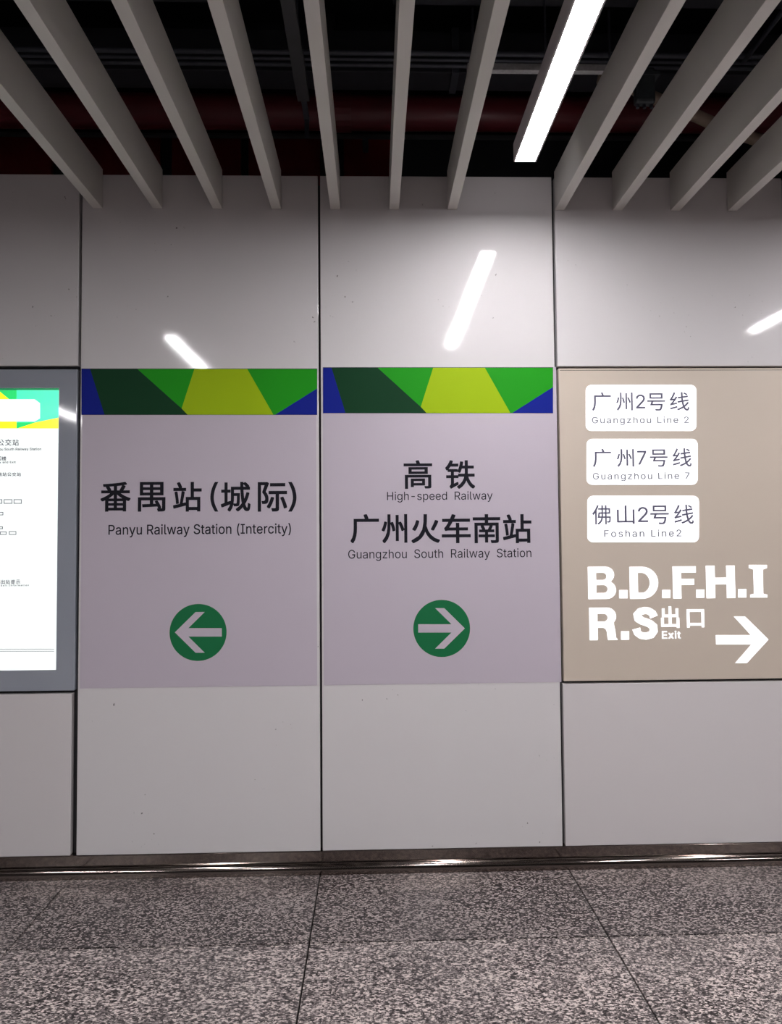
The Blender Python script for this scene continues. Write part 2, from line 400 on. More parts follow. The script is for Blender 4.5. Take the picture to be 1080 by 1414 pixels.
    'o': (415, ['207 -8 174 -5 144 3 117 16 93 35 72 58 56 85 44 116 37 150 34 187 37 225 44 260 56 291 72 318 93 341 117 360 144 374 174 382 207 384 241 382 271 374 299 360 323 341 343 318 359 291 371 260 379 225 381 187 379 150 371 116 359 85 343 58 323 35 299 16 271 3 241 -5', '207 46 231 49 252 55 270 66 285 80 298 97 307 117 314 139 318 163 319 187 318 212 314 236 307 258 298 278 285 296 270 310 252 321 231 328 207 330 184 328 163 321 145 310 130 296 118 278 108 258 102 236 98 212 96 187 98 163 102 139 108 117 118 97 130 80 145 66 163 55 184 49']),
    'p': (424, ['53 -143 53 379 112 379 112 319 118 319 137 346 147 355 158 364 171 373 188 379 207 383 229 384 259 382 287 374 313 361 335 342 354 320 370 293 381 261 388 227 390 189 388 151 381 116 370 84 355 57 336 34 313 16 288 3 260 -6 229 -8 208 -7 189 -3 173 4 159 12 147 21 138 31 118 59 114 59 114 -143', '220 47 242 49 262 55 279 66 294 80 306 97 316 117 323 139 327 163 328 189 327 215 323 239 316 261 307 281 295 298 280 311 262 322 243 328 220 330 198 328 178 322 161 312 147 299 134 282 125 263 118 241 114 216 113 189 114 162 118 138 125 115 135 95 147 78 162 65 179 55 198 49']),
    'r': (259, ['53 0 53 379 112 379 112 321 115 321 124 339 137 354 152 367 171 377 191 383 213 385 229 384 243 384 243 322 230 324 207 326 190 324 174 321 159 315 146 306 135 296 126 284 119 269 115 254 114 237 114 0']),
    's': (365, ['182 -8 157 -7 133 -3 112 3 93 12 76 24 62 38 50 54 41 73 36 94 94 107 101 87 111 72 124 60 141 52 160 47 181 45 206 47 227 53 244 62 258 74 265 88 268 103 266 115 262 126 254 136 243 144 229 150 212 155 149 170 118 180 92 192 72 208 58 227 50 249 47 274 49 295 55 314 65 332 79 347 95 360 115 370 137 378 161 383 187 384 212 383 234 379 254 372 271 363 286 352 299 339 309 324 318 308 324 290 268 277 262 291 254 304 243 316 228 325 210 331 187 333 166 331 147 326 131 317 119 305 111 292 109 277 110 264 115 253 124 243 136 235 152 229 172 223 229 209 261 200 287 187 306 171 320 153 328 131 331 107 329 85 323 65 312 47 298 31 281 18 260 6 236 -2 210 -7']),
    't': (227, ['204 379 204 327 6 327 6 379', '65 471 126 471 126 98 127 83 130 70 136 61 144 55 156 51 170 50 185 51 202 54 213 2 192 -3 168 -4 138 -1 113 7 92 21 77 41 68 64 65 93']),
    'u': (410, ['182 -5 158 -3 135 2 115 11 97 23 82 39 69 59 60 82 54 109 53 139 53 379 114 379 114 144 116 117 124 94 137 75 154 61 175 53 200 50 218 51 234 55 249 62 263 71 274 83 283 97 290 113 295 132 296 153 296 379 357 379 357 0 298 0 298 92 307 92 294 60 277 35 257 17 234 5 209 -3']),
    'w': (567, ['138 0 23 379 87 379 133 214 154 137 175 41 165 41 186 135 206 214 252 379 316 379 362 214 382 136 402 41 391 41 413 135 434 214 480 379 545 379 429 0 368 0 319 172 305 225 291 280 277 338 291 338 277 280 263 225 248 172 199 0']),
    'x': (379, ['21 0 171 218 171 171 29 379 100 379 147 306 179 253 207 206 175 206 202 253 233 306 282 379 352 379 209 169 209 214 358 0 287 0 231 85 200 136 173 182 205 182 178 136 148 85 91 0']),
    'y': (389, ['47 -139 61 -86 71 -87 83 -89 94 -90 104 -89 113 -86 122 -81 130 -74 138 -64 145 -51 151 -36 163 -1 17 379 84 379 165 155 187 87 206 21 184 21 202 87 224 155 305 379 371 379 204 -58 196 -77 187 -93 177 -107 165 -119 153 -128 139 -136 125 -141 109 -144 91 -145 65 -143']),
    'z': (380, ['42 0 42 46 254 320 254 323 48 323 48 379 333 379 333 331 126 60 126 56 339 56 339 0']),
}


def mesh_of_curve(cu):
    o = bpy.data.objects.new('lettering', cu)
    C.objects.link(o)
    bpy.context.view_layer.update()
    dg = bpy.context.evaluated_depsgraph_get()
    me = bpy.data.meshes.new_from_object(o.evaluated_get(dg))
    bpy.data.objects.remove(o)
    bpy.data.curves.remove(cu)
    vs = [(v.co.x, v.co.y) for v in me.vertices]
    fs = [tuple(p.vertices) for p in me.polygons]
    bpy.data.meshes.remove(me)
    return vs, fs


_cache = {}


def glyph(ch):
    """flat mesh of one character: latin from the outlines above, Chinese from Blender's built-in typeface"""
    if ch in _cache:
        return _cache[ch]
    if ch in OUTLINES:
        cu = bpy.data.curves.new('lettering', 'CURVE')
        cu.dimensions = '2D'
        cu.fill_mode = 'BOTH'
        for c in OUTLINES[ch][1]:
            n = [int(v)/1000 for v in c.split()]
            sp = cu.splines.new('POLY')
            sp.points.add(len(n)//2-1)
            for i in range(len(n)//2):
                sp.points[i].co = (n[2*i], n[2*i+1], 0, 1)
            sp.use_cyclic_u = True
    else:
        cu = bpy.data.curves.new('lettering', 'FONT')
        cu.body = ch
        cu.size = 1.0
        cu.resolution_u = 4
    _cache[ch] = mesh_of_curve(cu)
    return _cache[ch]


def place_glyph(bm, vs, fs, fx, fz, y, t):
    front = [bm.verts.new((fx(a), y-t, fz(b))) for a, b in vs]
    use = {}
    for f in fs:
        try:
            bm.faces.new([front[i] for i in f])
        except ValueError:
            continue
        for i in range(len(f)):
            e = tuple(sorted((f[i], f[(i+1) % len(f)])))
            use[e] = use.get(e, 0)+1
    back = {}
    for (i, j), n in use.items():               # side walls down to the surface
        if n == 1:
            for k in (i, j):
                if k not in back:
                    co = front[k].co
                    back[k] = bm.verts.new((co.x, y, co.z))
            bm.faces.new((front[i], front[j], back[j], back[i]))


def shifts(wx, wz):
    if wx <= 0 and wz <= 0:
        return [(0, 0)]
    return [(-wx, -wz), (wx, -wz), (wx, wz), (-wx, wz), (0, -wz), (0, wz), (-wx, 0), (wx, 0), (0, 0)]


def put_text(bm, ch, px0, py0, px1, py1, y, weight=0.0, t=0.0005):
    """stretch one character into a rectangle measured on the photograph, lying on the plane y;
    weight (metres) thickens its strokes"""
    wx, wz = weight if isinstance(weight, tuple) else (weight, weight)
    vs, fs = glyph(ch)
    xs = [v[0] for v in vs]
    zs = [v[1] for v in vs]
    my = (py0+py1)/2
    mx = (px0+px1)/2
    x0, x1 = at(px0, my, y)[0]+wx, at(px1, my, y)[0]-wx
    z0, z1 = at(mx, py1, y)[1]+wz, at(mx, py0, y)[1]-wz
    sx = (x1-x0)/(max(xs)-min(xs))
    sz = (z1-z0)/(max(zs)-min(zs))
    mnx, mnz = min(xs), min(zs)
    for k, (dx, dz) in enumerate(shifts(wx, wz)):
        place_glyph(bm, vs, fs, lambda a: x0+dx+(a-mnx)*sx, lambda b: z0+dz+(b-mnz)*sz, y, t+k*0.00002)


def put_latin(bm, text, px0, px1, cap, basel, y, weight=0.0, t=0.0004):
    """a latin line given by its ends, cap height and baseline; letters are spaced out to fill it"""
    mx = (px0+px1)/2
    zb, zc = at(mx, basel, y)[1], at(mx, cap, y)[1]
    s = (zc-zb)/0.525
    x0, x1 = at(px0, basel, y)[0], at(px1, basel, y)[0]
    adv = [0.19 if c == ' ' else OUTLINES[c][0]/1000 for c in text]
    nat = sum(adv)*s - 0.07*s
    ratio = (x1-x0)/nat
    sx = s*(ratio if ratio < 1 else 1+0.5*(min(ratio, 1.25)-1))
    nat *= sx/s
    track = (x1-x0-nat)/max(1, len(text)-1)
    x = x0-0.035*sx
    for c, a in zip(text, adv):
        if c != ' ':
            vs, fs = glyph(c)
            for k, (dx, dz) in enumerate(shifts(weight, weight)):
                place_glyph(bm, vs, fs, lambda v: x+dx+v*sx, lambda v: zb+dz+v*s, y, t+k*0.00002)
        x += a*sx+track


def poly_px(bm, pts, y0, y1):
    return prism(bm, [at(px, py, y1) for px, py in pts], y0, y1)


# ================================================================== SETTING
X1, X2, X3 = -1.103, 0.0, 1.103        # the three vertical joints in view
PW = 1.1
ZB, ZL, ZM, ZT = 0.094, 0.832, 2.294, 3.199
XL, XR = -4.6, 5.6

# ---- floor: granite slabs on dark bedding
floor = obj('floor', bx(XL, XR, -9.3, 0.10, -0.06, -0.018), M['grout'])
floor['kind'] = 'structure'
rows = [(0.018, -0.55), (-0.55, -1.65), (-1.65, -2.75), (-2.75, -3.85), (-3.85, -6.05), (-6.05, -9.3)]
tile_x = [-4.6, -3.31, -2.211, -1.111, -0.006, 1.115, 2.2, 3.3, 4.4, 5.6]
g = 0.0030
cache = {}
for (ya, yb) in rows:
    for i in range(len(tile_x)-1):
        w, l = tile_x[i+1]-tile_x[i]-2*g, ya-yb-2*g
        k = (round(w, 4), round(l, 4), ya > -0.5)
        if k not in cache:
            bm = bx(-w/2, w/2, -l/2, l/2, -0.018, 0.0)
            o = obj('granite_slab', bm, M['granite_dark' if ya > -0.5 else 'granite'], floor, bevel=0.0012)
            cache[k] = o
        else:
            o = cache[k].copy()
            C.objects.link(o)
            o.parent = floor
        o.location = ((tile_x[i]+tile_x[i+1])/2, (ya+yb)/2, 0)

# ---- back wall: black sub-frame and enamelled cladding panels
wall = obj('wall_back', bx(XL, XR, 0.034, 0.07, 0.0, 3.17), M['backing'])
wall['kind'] = 'structure'


def panel(x0, x1, z0, z1, low=False):
    bm = bx(x0, x1, 0.0, 0.033, z0, z1)
    o = obj('wall_panel', bm, M['panel_low' if low else 'panel'], wall, bevel=0.0022)
    return o


hg = 0.0055
# full height panels carrying the two stickers
panel(X1+0.008, X2-hg, ZB, ZT)
panel(X2+hg-0.001, X3-0.008, ZB, ZT)
# columns left and right: upper and lower panels with a box between
for a, b in ((X1-PW, X1), (X1-2*PW, X1-PW), (X1-3*PW, X1-2*PW)):
    panel(a+hg, b-hg-(0.014 if b == X1 else 0), ZB, ZL-0.020, True)
    panel(a+hg, b-hg, ZL+1.472, ZT)
for a, b in ((X3, X3+PW), (X3+PW, X3+2*PW), (X3+2*PW, X3+3*PW), (X3+3*PW, X3+4*PW)):
    panel(a+hg, b-hg, ZB, ZL-0.006, True)
    panel(a+hg, b-hg, ZL+1.466, ZT)
for a, b in ((X1-2*PW, X1-PW), (X1-3*PW, X1-2*PW)):
    panel(a+hg, b-hg, ZL-0.008, ZL+1.46)
for a, b in ((X3+PW, X3+2*PW), (X3+2*PW, X3+3*PW), (X3+3*PW, X3+4*PW)):
    panel(a+hg, b-hg, ZL+0.006, ZL+1.455)

# ---- stainless skirting in sections
prof = [(0.033, 0.0925), (0.002, 0.0925), (-0.002, 0.090), (-0.003, 0.050), (-0.005, 0.0470), (-0.0095, 0.0462), (-0.0140, 0.0442),
        (-0.0180, 0.0413), (-0.0214, 0.0375), (-0.0243, 0.0325), (-0.0266, 0.0265), (-0.0283, 0.0195), (-0.0292, 0.012),
        (-0.0295, 0.0004), (0.033, 0.0004)]
skirt = thing('baseboard_back', loc=(0, 0, 0), kind='structure')
cuts = [XL, -2.32, X2+0.001, 2.31, XR]
for i in range(4):
    bm = bmesh.new()
    x0, x1 = cuts[i]+0.0006, cuts[i+1]-0.0006
    n = len(prof)
    ring_a = [bm.verts.new((x0, y, z)) for y, z in prof[4:14]]       # rounded nose, smooth
    ring_b = [bm.verts.new((x1, y, z)) for y, z in prof[4:14]]
    for k in range(len(ring_a)-1):
        bm.faces.new((ring_a[k], ring_a[k+1], ring_b[k+1], ring_b[k])).smooth = True
    for k in list(range(4))+[13, 14]:                                # flat faces with vertices of their own
        bm.faces.new([bm.verts.new((x, prof[j % n][0], prof[j % n][1])) for x, j in ((x0, k), (x0, k+1), (x1, k+1), (x1, k))])
    bm.faces.new([bm.verts.new((x0, y, z)) for y, z in prof])
    bm.faces.new([bm.verts.new((x1, y, z)) for y, z in prof[::-1]])
    obj('skirting_section', bm, M['steel'], skirt, recalc=False)

# ---- upper wall behind the cladding, above it the slab
upper = obj('wall_upper', bx(XL, XR, 0.42, 0.50, 3.0, 4.3), M['slab'])
upper['kind'] = 'structure'
for x0, x1 in ((-1.95, -1.42), (-1.34, -0.86), (-0.80, -0.44), (-0.40, -0.02), (0.10, 0.38)):
    obj('red_panel', bx(x0, x1, 0.395, 0.419, 3.25, 3.63), M['red'], upper, bevel=.004)
obj('steel_upright', bx(-0.02, 0.06, 0.34, 0.419, 3.0, 4.25), M['backing'], upper)

ceiling = obj('ceiling', bx(XL, XR, -9.3, 0.419, 4.25, 4.4), M['slab'])
ceiling['kind'] = 'structure'

# ---- slats hanging below the slab
SW, SH, SZ = 0.045, 0.185, 3.038
first = [-1.045, -0.770, -0.494, -0.221, 0.053, 0.328, 0.601]
xs = []
for k in (-2, -1, 0, 1, 2):
    off = 2.152*k
    xs += [x+off for x in first]
xs = [x for x in xs if XL+0.05 < x < XR-0.1]
SL = 9.2
sb = bx(-SW/2, SW/2, -SL, 0, 0, SH)
slat0 = None
for x in sorted(xs):
    if slat0 is None:
        slat0 = obj('slat', sb, M['slat'], ceiling, bevel=0.0015)
        o = slat0
    else:
        o = slat0.copy()
        C.objects.link(o)
        o.parent = ceiling
    o.location = (x+SW/2, -0.003, SZ)

# ================================================================== LIGHTS
lamp_spots = []
for cx, starts in ((0.867, (0.452, 4.05)), (-1.268, (2.0, 5.6)), (3.075, (0.06, 3.6)),
                   (-3.43, (4.5, 7.2)), (5.18, (1.8, 5.4))):
    for s in starts:
        lamp_spots.append((cx, s))
LW, LH, LL, LZ = 0.080, 0.075, 1.80, 3.020
lamp0 = None
for i, (cx, s) in enumerate(lamp_spots):
    lab = {0: 'bright white linear ceiling light in the slot between the slats',
           2: 'linear ceiling light mirrored as a short streak above the left sticker',
           4: 'linear ceiling light mirrored at the right edge of the upper wall'}.get(
               i, 'linear ceiling light behind the viewpoint, outside the picture')
    if i not in (0, 2, 4):
        grp = 'ceiling lights behind the viewpoint'
    else:
        grp = None
    if lamp0 is None:
        lamp0 = thing('ceiling_light', lab, 'light', (cx, -s, LZ))
        L = LL
        obj('housing', box(box(box(bmesh.new(), -LW/2-0.006, LW/2+0.006, -L, 0, 0.012, LH),
                               -LW/2-0.006, -LW/2, -L, 0, 0.0, 0.012),
                           LW/2, LW/2+0.006, -L, 0, 0.0, 0.012), M['housing'], lamp0)
        obj('diffuser', bx(-LW/2+0.0005, LW/2-0.0005, -L+0.002, -0.002, 0.001, 0.0115), M['lamp'], lamp0)
        top = lamp0
    else:
        top = lamp0.copy()
        C.objects.link(top)
        top.location = (cx, -s, LZ)
        for ch in lamp0.children:
            c = ch.copy()
            C.objects.link(c)
            c.parent = top
        top['label'] = lab
        if grp:
            top['group'] = grp
    for yy in (-0.35, -1.45):
        reach = 3.738 if -1.30 < yy-s < -0.36 and (cx < -0.3 or cx > 0.34) else 4.25
        obj('hanger_rod', tube(bmesh.new(), [(0, yy, LH), (0, yy, reach-LZ)], 0.004, 8), M['dark_steel'], top)

# ================================================================== STICKER SIGNS
SY = -0.0012           # front of the vinyl sheet


def banner_pts(xl, xr, yt, yb):
    f = lambda u, v: (xl+(xr-xl)*u, yt+(yb-yt)*v)
    return [
        ('blue_facet', 'blue', [f(0, 0), f(.036, 0), f(.097, 1), f(0, 1)]),
        ('dark_green_facet', 'dark_green', [f(.036, 0), f(.237, 0), f(.425, .865), f(.450, 1), f(.097, 1)]),
        ('green_facet', 'green', [f(.237, 0), f(.479, 0), f(.425, .865)]),
        ('lime_facet', 'lime', [f(.479, 0), f(.704, 0), f(.815, 1), f(.450, 1), f(.425, .865)]),
        ('green_facet', 'green', [f(.704, 0), f(1, 0), f(1, .43), f(.823, 1), f(.815, 1)]),
        ('blue_facet', 'blue', [f(1, .43), f(1, 1), f(.823, 1)]),
    ]


def sticker_sign(label, sheet, banner, circle, left, texts):
    (xl, yt, xr, yb) = sheet
    x0, _ = at(xl, (yt+yb)/2)
    x1, _ = at(xr, (yt+yb)/2)
    _, z1 = at((xl+xr)/2, yt)
    _, z0 = at((xl+xr)/2, yb)
    root = thing('wayfinding_sticker', label, 'sign', ((x0+x1)/2, 0, z0))
    part('vinyl_sheet', bx(x0, x1, SY, -0.0001, z0, z1), M['sheet'], root)
    bl, bt, br, bb = banner
    ban = part('banner', poly_px(bmesh.new(), [(bl, bt), (br, bt), (br, bb), (bl, bb)], SY-0.0003, SY-0.00002),
               M['ink'], root)
    for nm, mm, pts in banner_pts(bl+.3, br-.3, bt+.6, bb-.4):
        part(nm, poly_px(bmesh.new(), pts, SY-0.0007, SY-0.0003), M[mm], ban)
    for nm, build in texts:
        if nm == 'character':
            for c, (a, b) in zip(build[0], build[1]):
                bm = bmesh.new()
                put_text(bm, c, a, build[2], b, build[3], SY, 0.0004 if c in '()' else build[4])
                part('character', bm, M['ink'], root)
        else:
            bm = bmesh.new()
            build(bm)
            part(nm, bm, M['ink'], root)['kind'] = 'stuff'
    cx, cy, r = circle
    cx_, cz_ = at(cx, cy)
    R = abs(at(cx+r, cy)[0]-at(cx-r, cy)[0])/2
    dsc = part('arrow_disc', prism(bmesh.new(), [(cx_+R*math.cos(a*PI/36), cz_+R*math.sin(a*PI/36)) for a in range(72)],
                                   SY-0.0004, SY-0.00002), M['disc'], root)
    s = -1 if left else 1
    k = r/39.4
    shape = [(32.2, 0), (3.6, -28.1), (-9.0, -28.1), (13.5, -5.8), (-32.6, -5.8), (-32.6, 5.8), (13.5, 5.8),
             (-9.0, 28.1), (3.6, 28.1)]
    part('arrow', poly_px(bmesh.new(), [(cx+s*a*k, cy+b*k) for a, b in shape], SY-0.0009, SY-0.0004), M['sheet'], dsc)
    return root


sticker_sign('lilac wall sticker for Panyu Railway Station with green disc and arrow pointing left',
             (112.5, 509, 437.3, 948.5), (112.5, 509, 438, 573), (273.7, 873.2, 39.4), True,
             [('character', ('番禺站(城际)', [(138.6, 180.5), (190.5, 228.5), (239, 278.5), (290.5, 301.5),
                                                (305, 346), (356, 396.5), (398, 409.5)], 665.5, 706.5, 0.0022)),
              ('english_text', lambda bm: put_latin(bm, 'Panyu Railway Station (Intercity)', 149.3, 403, 723.6, 737.4, SY, .0004))])


sticker_sign('lilac wall sticker for High-speed Railway with green disc and arrow pointing right',
             (446.5, 507, 771.5, 944), (446, 507.2, 763.8, 570.7), (610, 867.7, 39.2), False,
             [('character', ('高铁', [(557.5, 597), (615, 656)], 635.5, 675, 0.0020)),
              ('english_text', lambda bm: put_latin(bm, 'High-speed  Railway', 534, 680, 678.6, 690.2, SY)),
              ('character', ('广州火车南站', [(484, 523.5), (527, 562.5), (568, 607.5), (610, 650), (653, 691), (694.5, 734)],
                             710, 750, 0.0022)),
              ('english_text', lambda bm: put_latin(bm, 'Guangzhou  South  Railway  Station', 480.8, 734.3, 758, 770.3, SY))])

# ================================================================== ILLUMINATED SIGN ON THE RIGHT
bx0, bx1, bz0, bz1 = X3+0.009, X3+PW-0.006, ZL+0.006, ZL+1.455
sign = thing('exit_sign_box', 'beige backlit wall sign with three metro line plates, exit letters and white arrow',
             'sign', ((bx0+bx1)/2, 0, bz0))
part('face_plate', bx(bx0, bx1, -0.004, 0.033, bz0, bz1), M['face'], sign, bevel=0.003)
bm = bmesh.new()
for a in ((bx0+0.006, bx1-0.006, -0.0048, -0.004, bz1-0.0105, bz1-0.0085),):
    box(bm, *a)
part('edge_line', bm, M['ink'], sign)
FY = -0.004


def rounded(px0, py0, px1, py1, r, n=6):
    pts = []
    for cx, cy, a0 in ((px1-r, py0+r, -90), (px1-r, py1-r, 0), (px0+r, py1-r, 90), (px0+r, py0+r, 180)):
        for k in range(n+1):
            a = math.radians(a0+90*k/n)
            pts.append((cx+r*math.cos(a), cy+r*math.sin(a)))
    return pts


plates = [
    ((808.8, 531.5, 961.6, 595.3), [('广', 817.5, 541.7, 843.8, 567.5), ('州', 851, 542, 873.8, 567), ('2', 878.3, 544.7, 891, 564),
                                    ('号', 893.7, 543, 918.5, 567), ('线', 925, 541.5, 951.7, 567)],
     ('Guangzhou Line 2', 817.5, 951.7, 575.3, 584.2)),
    ((810, 606, 963.4, 669.6), [('广', 818.7, 619.5, 844, 645), ('州', 851.7, 620, 875.5, 644.8), ('7', 880, 622.5, 892.5, 641.5),
                                ('号', 897.5, 620.5, 922, 644.5), ('线', 929, 619, 955, 644.3)],
     ('Guangzhou Line 7', 818.7, 953, 652.5, 661.5)),
    ((811, 684.6, 965.2, 749), [('佛', 818, 697.5, 843.5, 724.3), ('山', 852, 698, 876.3, 723.5), ('2', 881, 700, 895, 721),
                                ('号', 898, 698, 923.8, 723.8), ('线', 931, 697, 958, 723.5)],
     ('Foshan Line2', 834, 941.5, 731.5, 741)),
]
for (r4, chars, (lt, la, lb, lc, ld)) in plates:
    pl = part('line_plate', poly_px(bmesh.new(), rounded(*r4, 8), FY-0.002, FY-0.00005), M['lit'], sign)
    for c, a, b_, c2, d in chars:
        bm = bmesh.new()
        put_text(bm, c, a, b_, c2, d, FY-0.002, 0.0004, 0.0003)
        part('character', bm, M['slate_ink'], pl)
    bm = bmesh.new()
    put_latin(bm, lt, la, lb, lc, ld, FY-0.002, 0.0002)
    part('english_text', bm, M['grey_ink'], pl)['kind'] = 'stuff'

bold = [('B', 812, 782.5, 850.5, 827.3), ('D', 869.5, 782.5, 909, 827), ('F', 929, 782, 961.3, 826.5),
        ('H', 975, 781, 1015, 826), ('R', 813.8, 839, 852.5, 884), ('S', 873, 838, 908.5, 883.5)]


def arc(cx, cy, rx, ry, a0, a1, n=9):
    return [(cx+rx*math.cos(math.radians(a0+(a1-a0)*k/n)), cy+ry*math.sin(math.radians(a0+(a1-a0)*k/n))) for k in range(n+1)]


def s_outline():
    c = [(.66, .685), (.615, .80), (.50, .875), (.385, .89), (.235, .855), (.155, .755), (.175, .655), (.29, .575), (.40, .54),
         (.53, .485), (.635, .395), (.645, .27), (.57, .155), (.40, .11), (.25, .135), (.15, .215), (.115, .345)]
    w = [.125, .118, .108, .108, .112, .13, .13, .12, .12, .12, .13, .13, .115, .108, .108, .115, .125]
    L, R_ = [], []
    for i, (x, y) in enumerate(c):
        dx = c[min(i+1, 16)][0]-c[max(i-1, 0)][0]
        dy = c[min(i+1, 16)][1]-c[max(i-1, 0)][1]
        n = math.hypot(dx, dy)
        L.append((x-dy/n*w[i], y+dx/n*w[i]))
        R_.append((x+dy/n*w[i], y-dx/n*w[i]))
    return L+R_[::-1]


HEAVY = {       # heavy grotesque capitals, cap height 1
    'B': [[(0, 0), (0, 1)] + arc(.54, .75, .27, .25, 90, -52) + arc(.56, .28, .30, .28, 58, -90),
          [(.25, .59), (.25, .81)] + arc(.47, .70, .10, .11, 90, -90, 6),
          [(.25, .19), (.25, .43)] + arc(.49, .31, .11, .12, 90, -90, 6)],
    'D': [[(0, 0), (0, 1)] + arc(.38, .50, .49, .50, 90, -90, 16), [(.25, .19), (.25, .81)] + arc(.36, .50, .25, .31, 90, -90, 12)],
    'F': [[(0, 0), (0, 1), (.72, 1), (.72, .80), (.26, .80), (.26, .61), (.66, .61), (.66, .42), (.26, .42), (.26, 0)]],
    'H': [[(0, 0), (0, 1), (.27, 1), (.27, .63), (.62, .63), (.62, 1), (.88, 1), (.88, 0), (.62, 0), (.62, .42), (.27, .42), (.27, 0)]],
    'R': [[(0, 0), (0, 1)] + arc(.54, .73, .28, .27, 90, -45) + [(.76, .40), (.79, .27), (.80, .08), (.85, .03), (.85, 0),
          (.56, 0), (.54, .08), (.53, .25), (.49, .34), (.42, .38), (.25, .38), (.25, 0)],
          [(.25, .57), (.25, .81)] + arc(.45, .69, .11, .12, 90, -90, 6)],
    'S': [s_outline()],
}
for c, a, b_, c2, d in bold:
    cu = bpy.data.curves.new('lettering', 'CURVE')
    cu.dimensions = '2D'
    cu.fill_mode = 'BOTH'
    for pts in HEAVY[c]:
        sp = cu.splines.new('POLY')
        sp.points.add(len(pts)-1)
        for i, (x, z) in enumerate(pts):
            sp.points[i].co = (x, z, 0, 1)
        sp.use_cyclic_u = True
    _cache['heavy'+c] = mesh_of_curve(cu)
    bm = bmesh.new()
    put_text(bm, 'heavy'+c, a, b_, c2, d, FY, 0, 0.0018)
    part('letter', bm, M['lit'], sign)
# the letter I with slab serifs
ia = [(1034, 780), (1059, 780), (1059, 784.5), (1053.2, 786.5), (1054, 820), (1059.6, 821), (1059.6, 825.2), (1036, 825.2),
      (1036, 821), (1041, 820), (1040.2, 786.5), (1034, 784.5)]
part('letter', poly_px(bmesh.new(), ia, FY-0.0018, FY), M['lit'], sign)
for a, b_, c2, d in ((855, 814.8, 866.7, 826.3), (914.3, 814.5, 925.7, 826), (961.4, 814, 972.6, 825.5), (1019.2, 813.5, 1030.7, 825.2),
                     (857.6, 871.6, 868.8, 883.5)):
    part('full_stop', poly_px(bmesh.new(), [(a, b_), (c2, b_), (c2, d), (a, d)], FY-0.0018, FY), M['lit'], sign)
for c, a, b_, c2, d in (('出', 912.8, 837.3, 938, 867.3), ('口', 948.5, 841.3, 972.4, 866.5)):
    bm = bmesh.new()
    put_text(bm, c, a, b_, c2, d, FY, 0.0022, 0.0018)
    part('character', bm, M['lit'], sign)
bm = bmesh.new()
put_latin(bm, 'Exit', 914, 939.5, 871.3, 881.7, FY, 0.0011, 0.001)
part('exit_word', bm, M['lit'], sign)['kind'] = 'stuff'
arrow = [(988.3, 877), (1036.8, 877), (1013.2, 851.3), (1028.8, 851.3), (1061.2, 883.2), (1031.2, 915.7), (1015.2, 915.7),
         (1037.4, 890), (988.8, 890)]
part('arrow', poly_px(bmesh.new(), arrow, FY-0.0018, FY), M['lit'], sign)

# ================================================================== LIGHT BOX ON THE LEFT
lx0, lx1, lz0, lz1 = X1-PW+0.006, X1-0.006, ZL-0.006, ZL+1.455
lb = thing('map_light_box', 'backlit white bus station information board in grey glass frame at left edge', 'light box',
           ((lx0+lx1)/2, 0, lz0))
part('glass_frame', bx(lx0, lx1, -0.003, 0.033, lz0, lz1), M['grey_face'], lb, bevel=0.003)
GY = -0.003
sx1 = (at(82.3, 536)[0]+at(77.3, 925)[0])/2
sx0 = sx1-0.86
sz1 = at(60, 536)[1]
sz0 = at(60, 925)[1]
scr = part('lit_screen', bx(sx0, sx1, GY-0.0008, GY-0.00005, sz0, sz1), M['lit_screen'], lb)
HY = GY-0.0008


def P(name, m_, pts, dy=0.0003, base=HY):
    def q(px, py):
        x, z = at(px, py)
        return (max(sx0, min(x, sx1)), min(z, sz1))
    return part(name, prism(bmesh.new(), [q(*p) for p in pts], base-dy, base), M[m_], scr)


P('deep_green_strip', 'lit_dark', [(-230, 536), (82.5, 536), (82.5, 539), (-230, 539)])
P('yellow_facet', 'lit_yellow', [(-60, 539), (-2, 539), (13, 551.5), (13, 560), (-60, 560)])
P('green_facet', 'lit_green', [(-2, 539), (23.5, 539), (23.5, 560), (13, 560), (13, 551.5)])
P('green_facet', 'lit_green', [(-230, 539), (-60, 539), (-60, 591.8), (-230, 591.8)])
P('mint_facet', 'lit_mint', [(23.5, 539), (82.5, 539), (82.5, 577), (50, 583.5), (23.5, 583.5)])
P('yellow_facet', 'lit_yellow', [(-60, 560), (23.5, 560), (23.5, 591.8), (-60, 591.8)])
P('green_facet', 'lit_green', [(23.5, 583.5), (50, 583.5), (24.5, 591.8), (23.5, 591.8)])
P('yellow_facet', 'lit_yellow', [(24.5, 591.8), (50, 583.5), (82.5, 577), (82.5, 591.8)])
P('title_plate', 'lit_screen', [(-170, 551.5), (48.5, 551.5), (56, 557), (56, 578), (48.5, 582.3), (-170, 582.3)], 0.0006)
bm = bmesh.new()
y0, y1 = 606.5, 615.5
for i, c in enumerate('站交公站南州广'):
    put_text(bm, c, 17.3-i*10.2, y0, 26-i*10.2, y1, HY, .0003, .0002)
for i, c in enumerate('楼口'):
    put_text(bm, c, 2.5-i*7, 630.3, 8.6-i*7, 636, HY, .0003, .0002)
for i, c in enumerate('站交公站南'):
    put_text(bm, c, 23.3-i*6.6, 652.3, 29-i*6.6, 657.6, HY, .0003, .0002)
for i, c in enumerate('示提站出'):
    put_text(bm, c, 22-i*7, 800.5, 27.8-i*7, 806.5, HY, .0003, .0002)
part('chinese_text', bm, M['slate_ink'], scr)['kind'] = 'stuff'
bm = bmesh.new()
put_latin(bm, 'Guangzhou South Railway Station', -22, 57, 618.5, 621.8, HY, 0.0003)
put_latin(bm, 'Entry and Exit', -10, 21.5, 636.8, 639.5, HY, 0.0003)
put_latin(bm, 'Station Exit Information', -18, 40, 807.2, 809.5, HY, 0.0003)
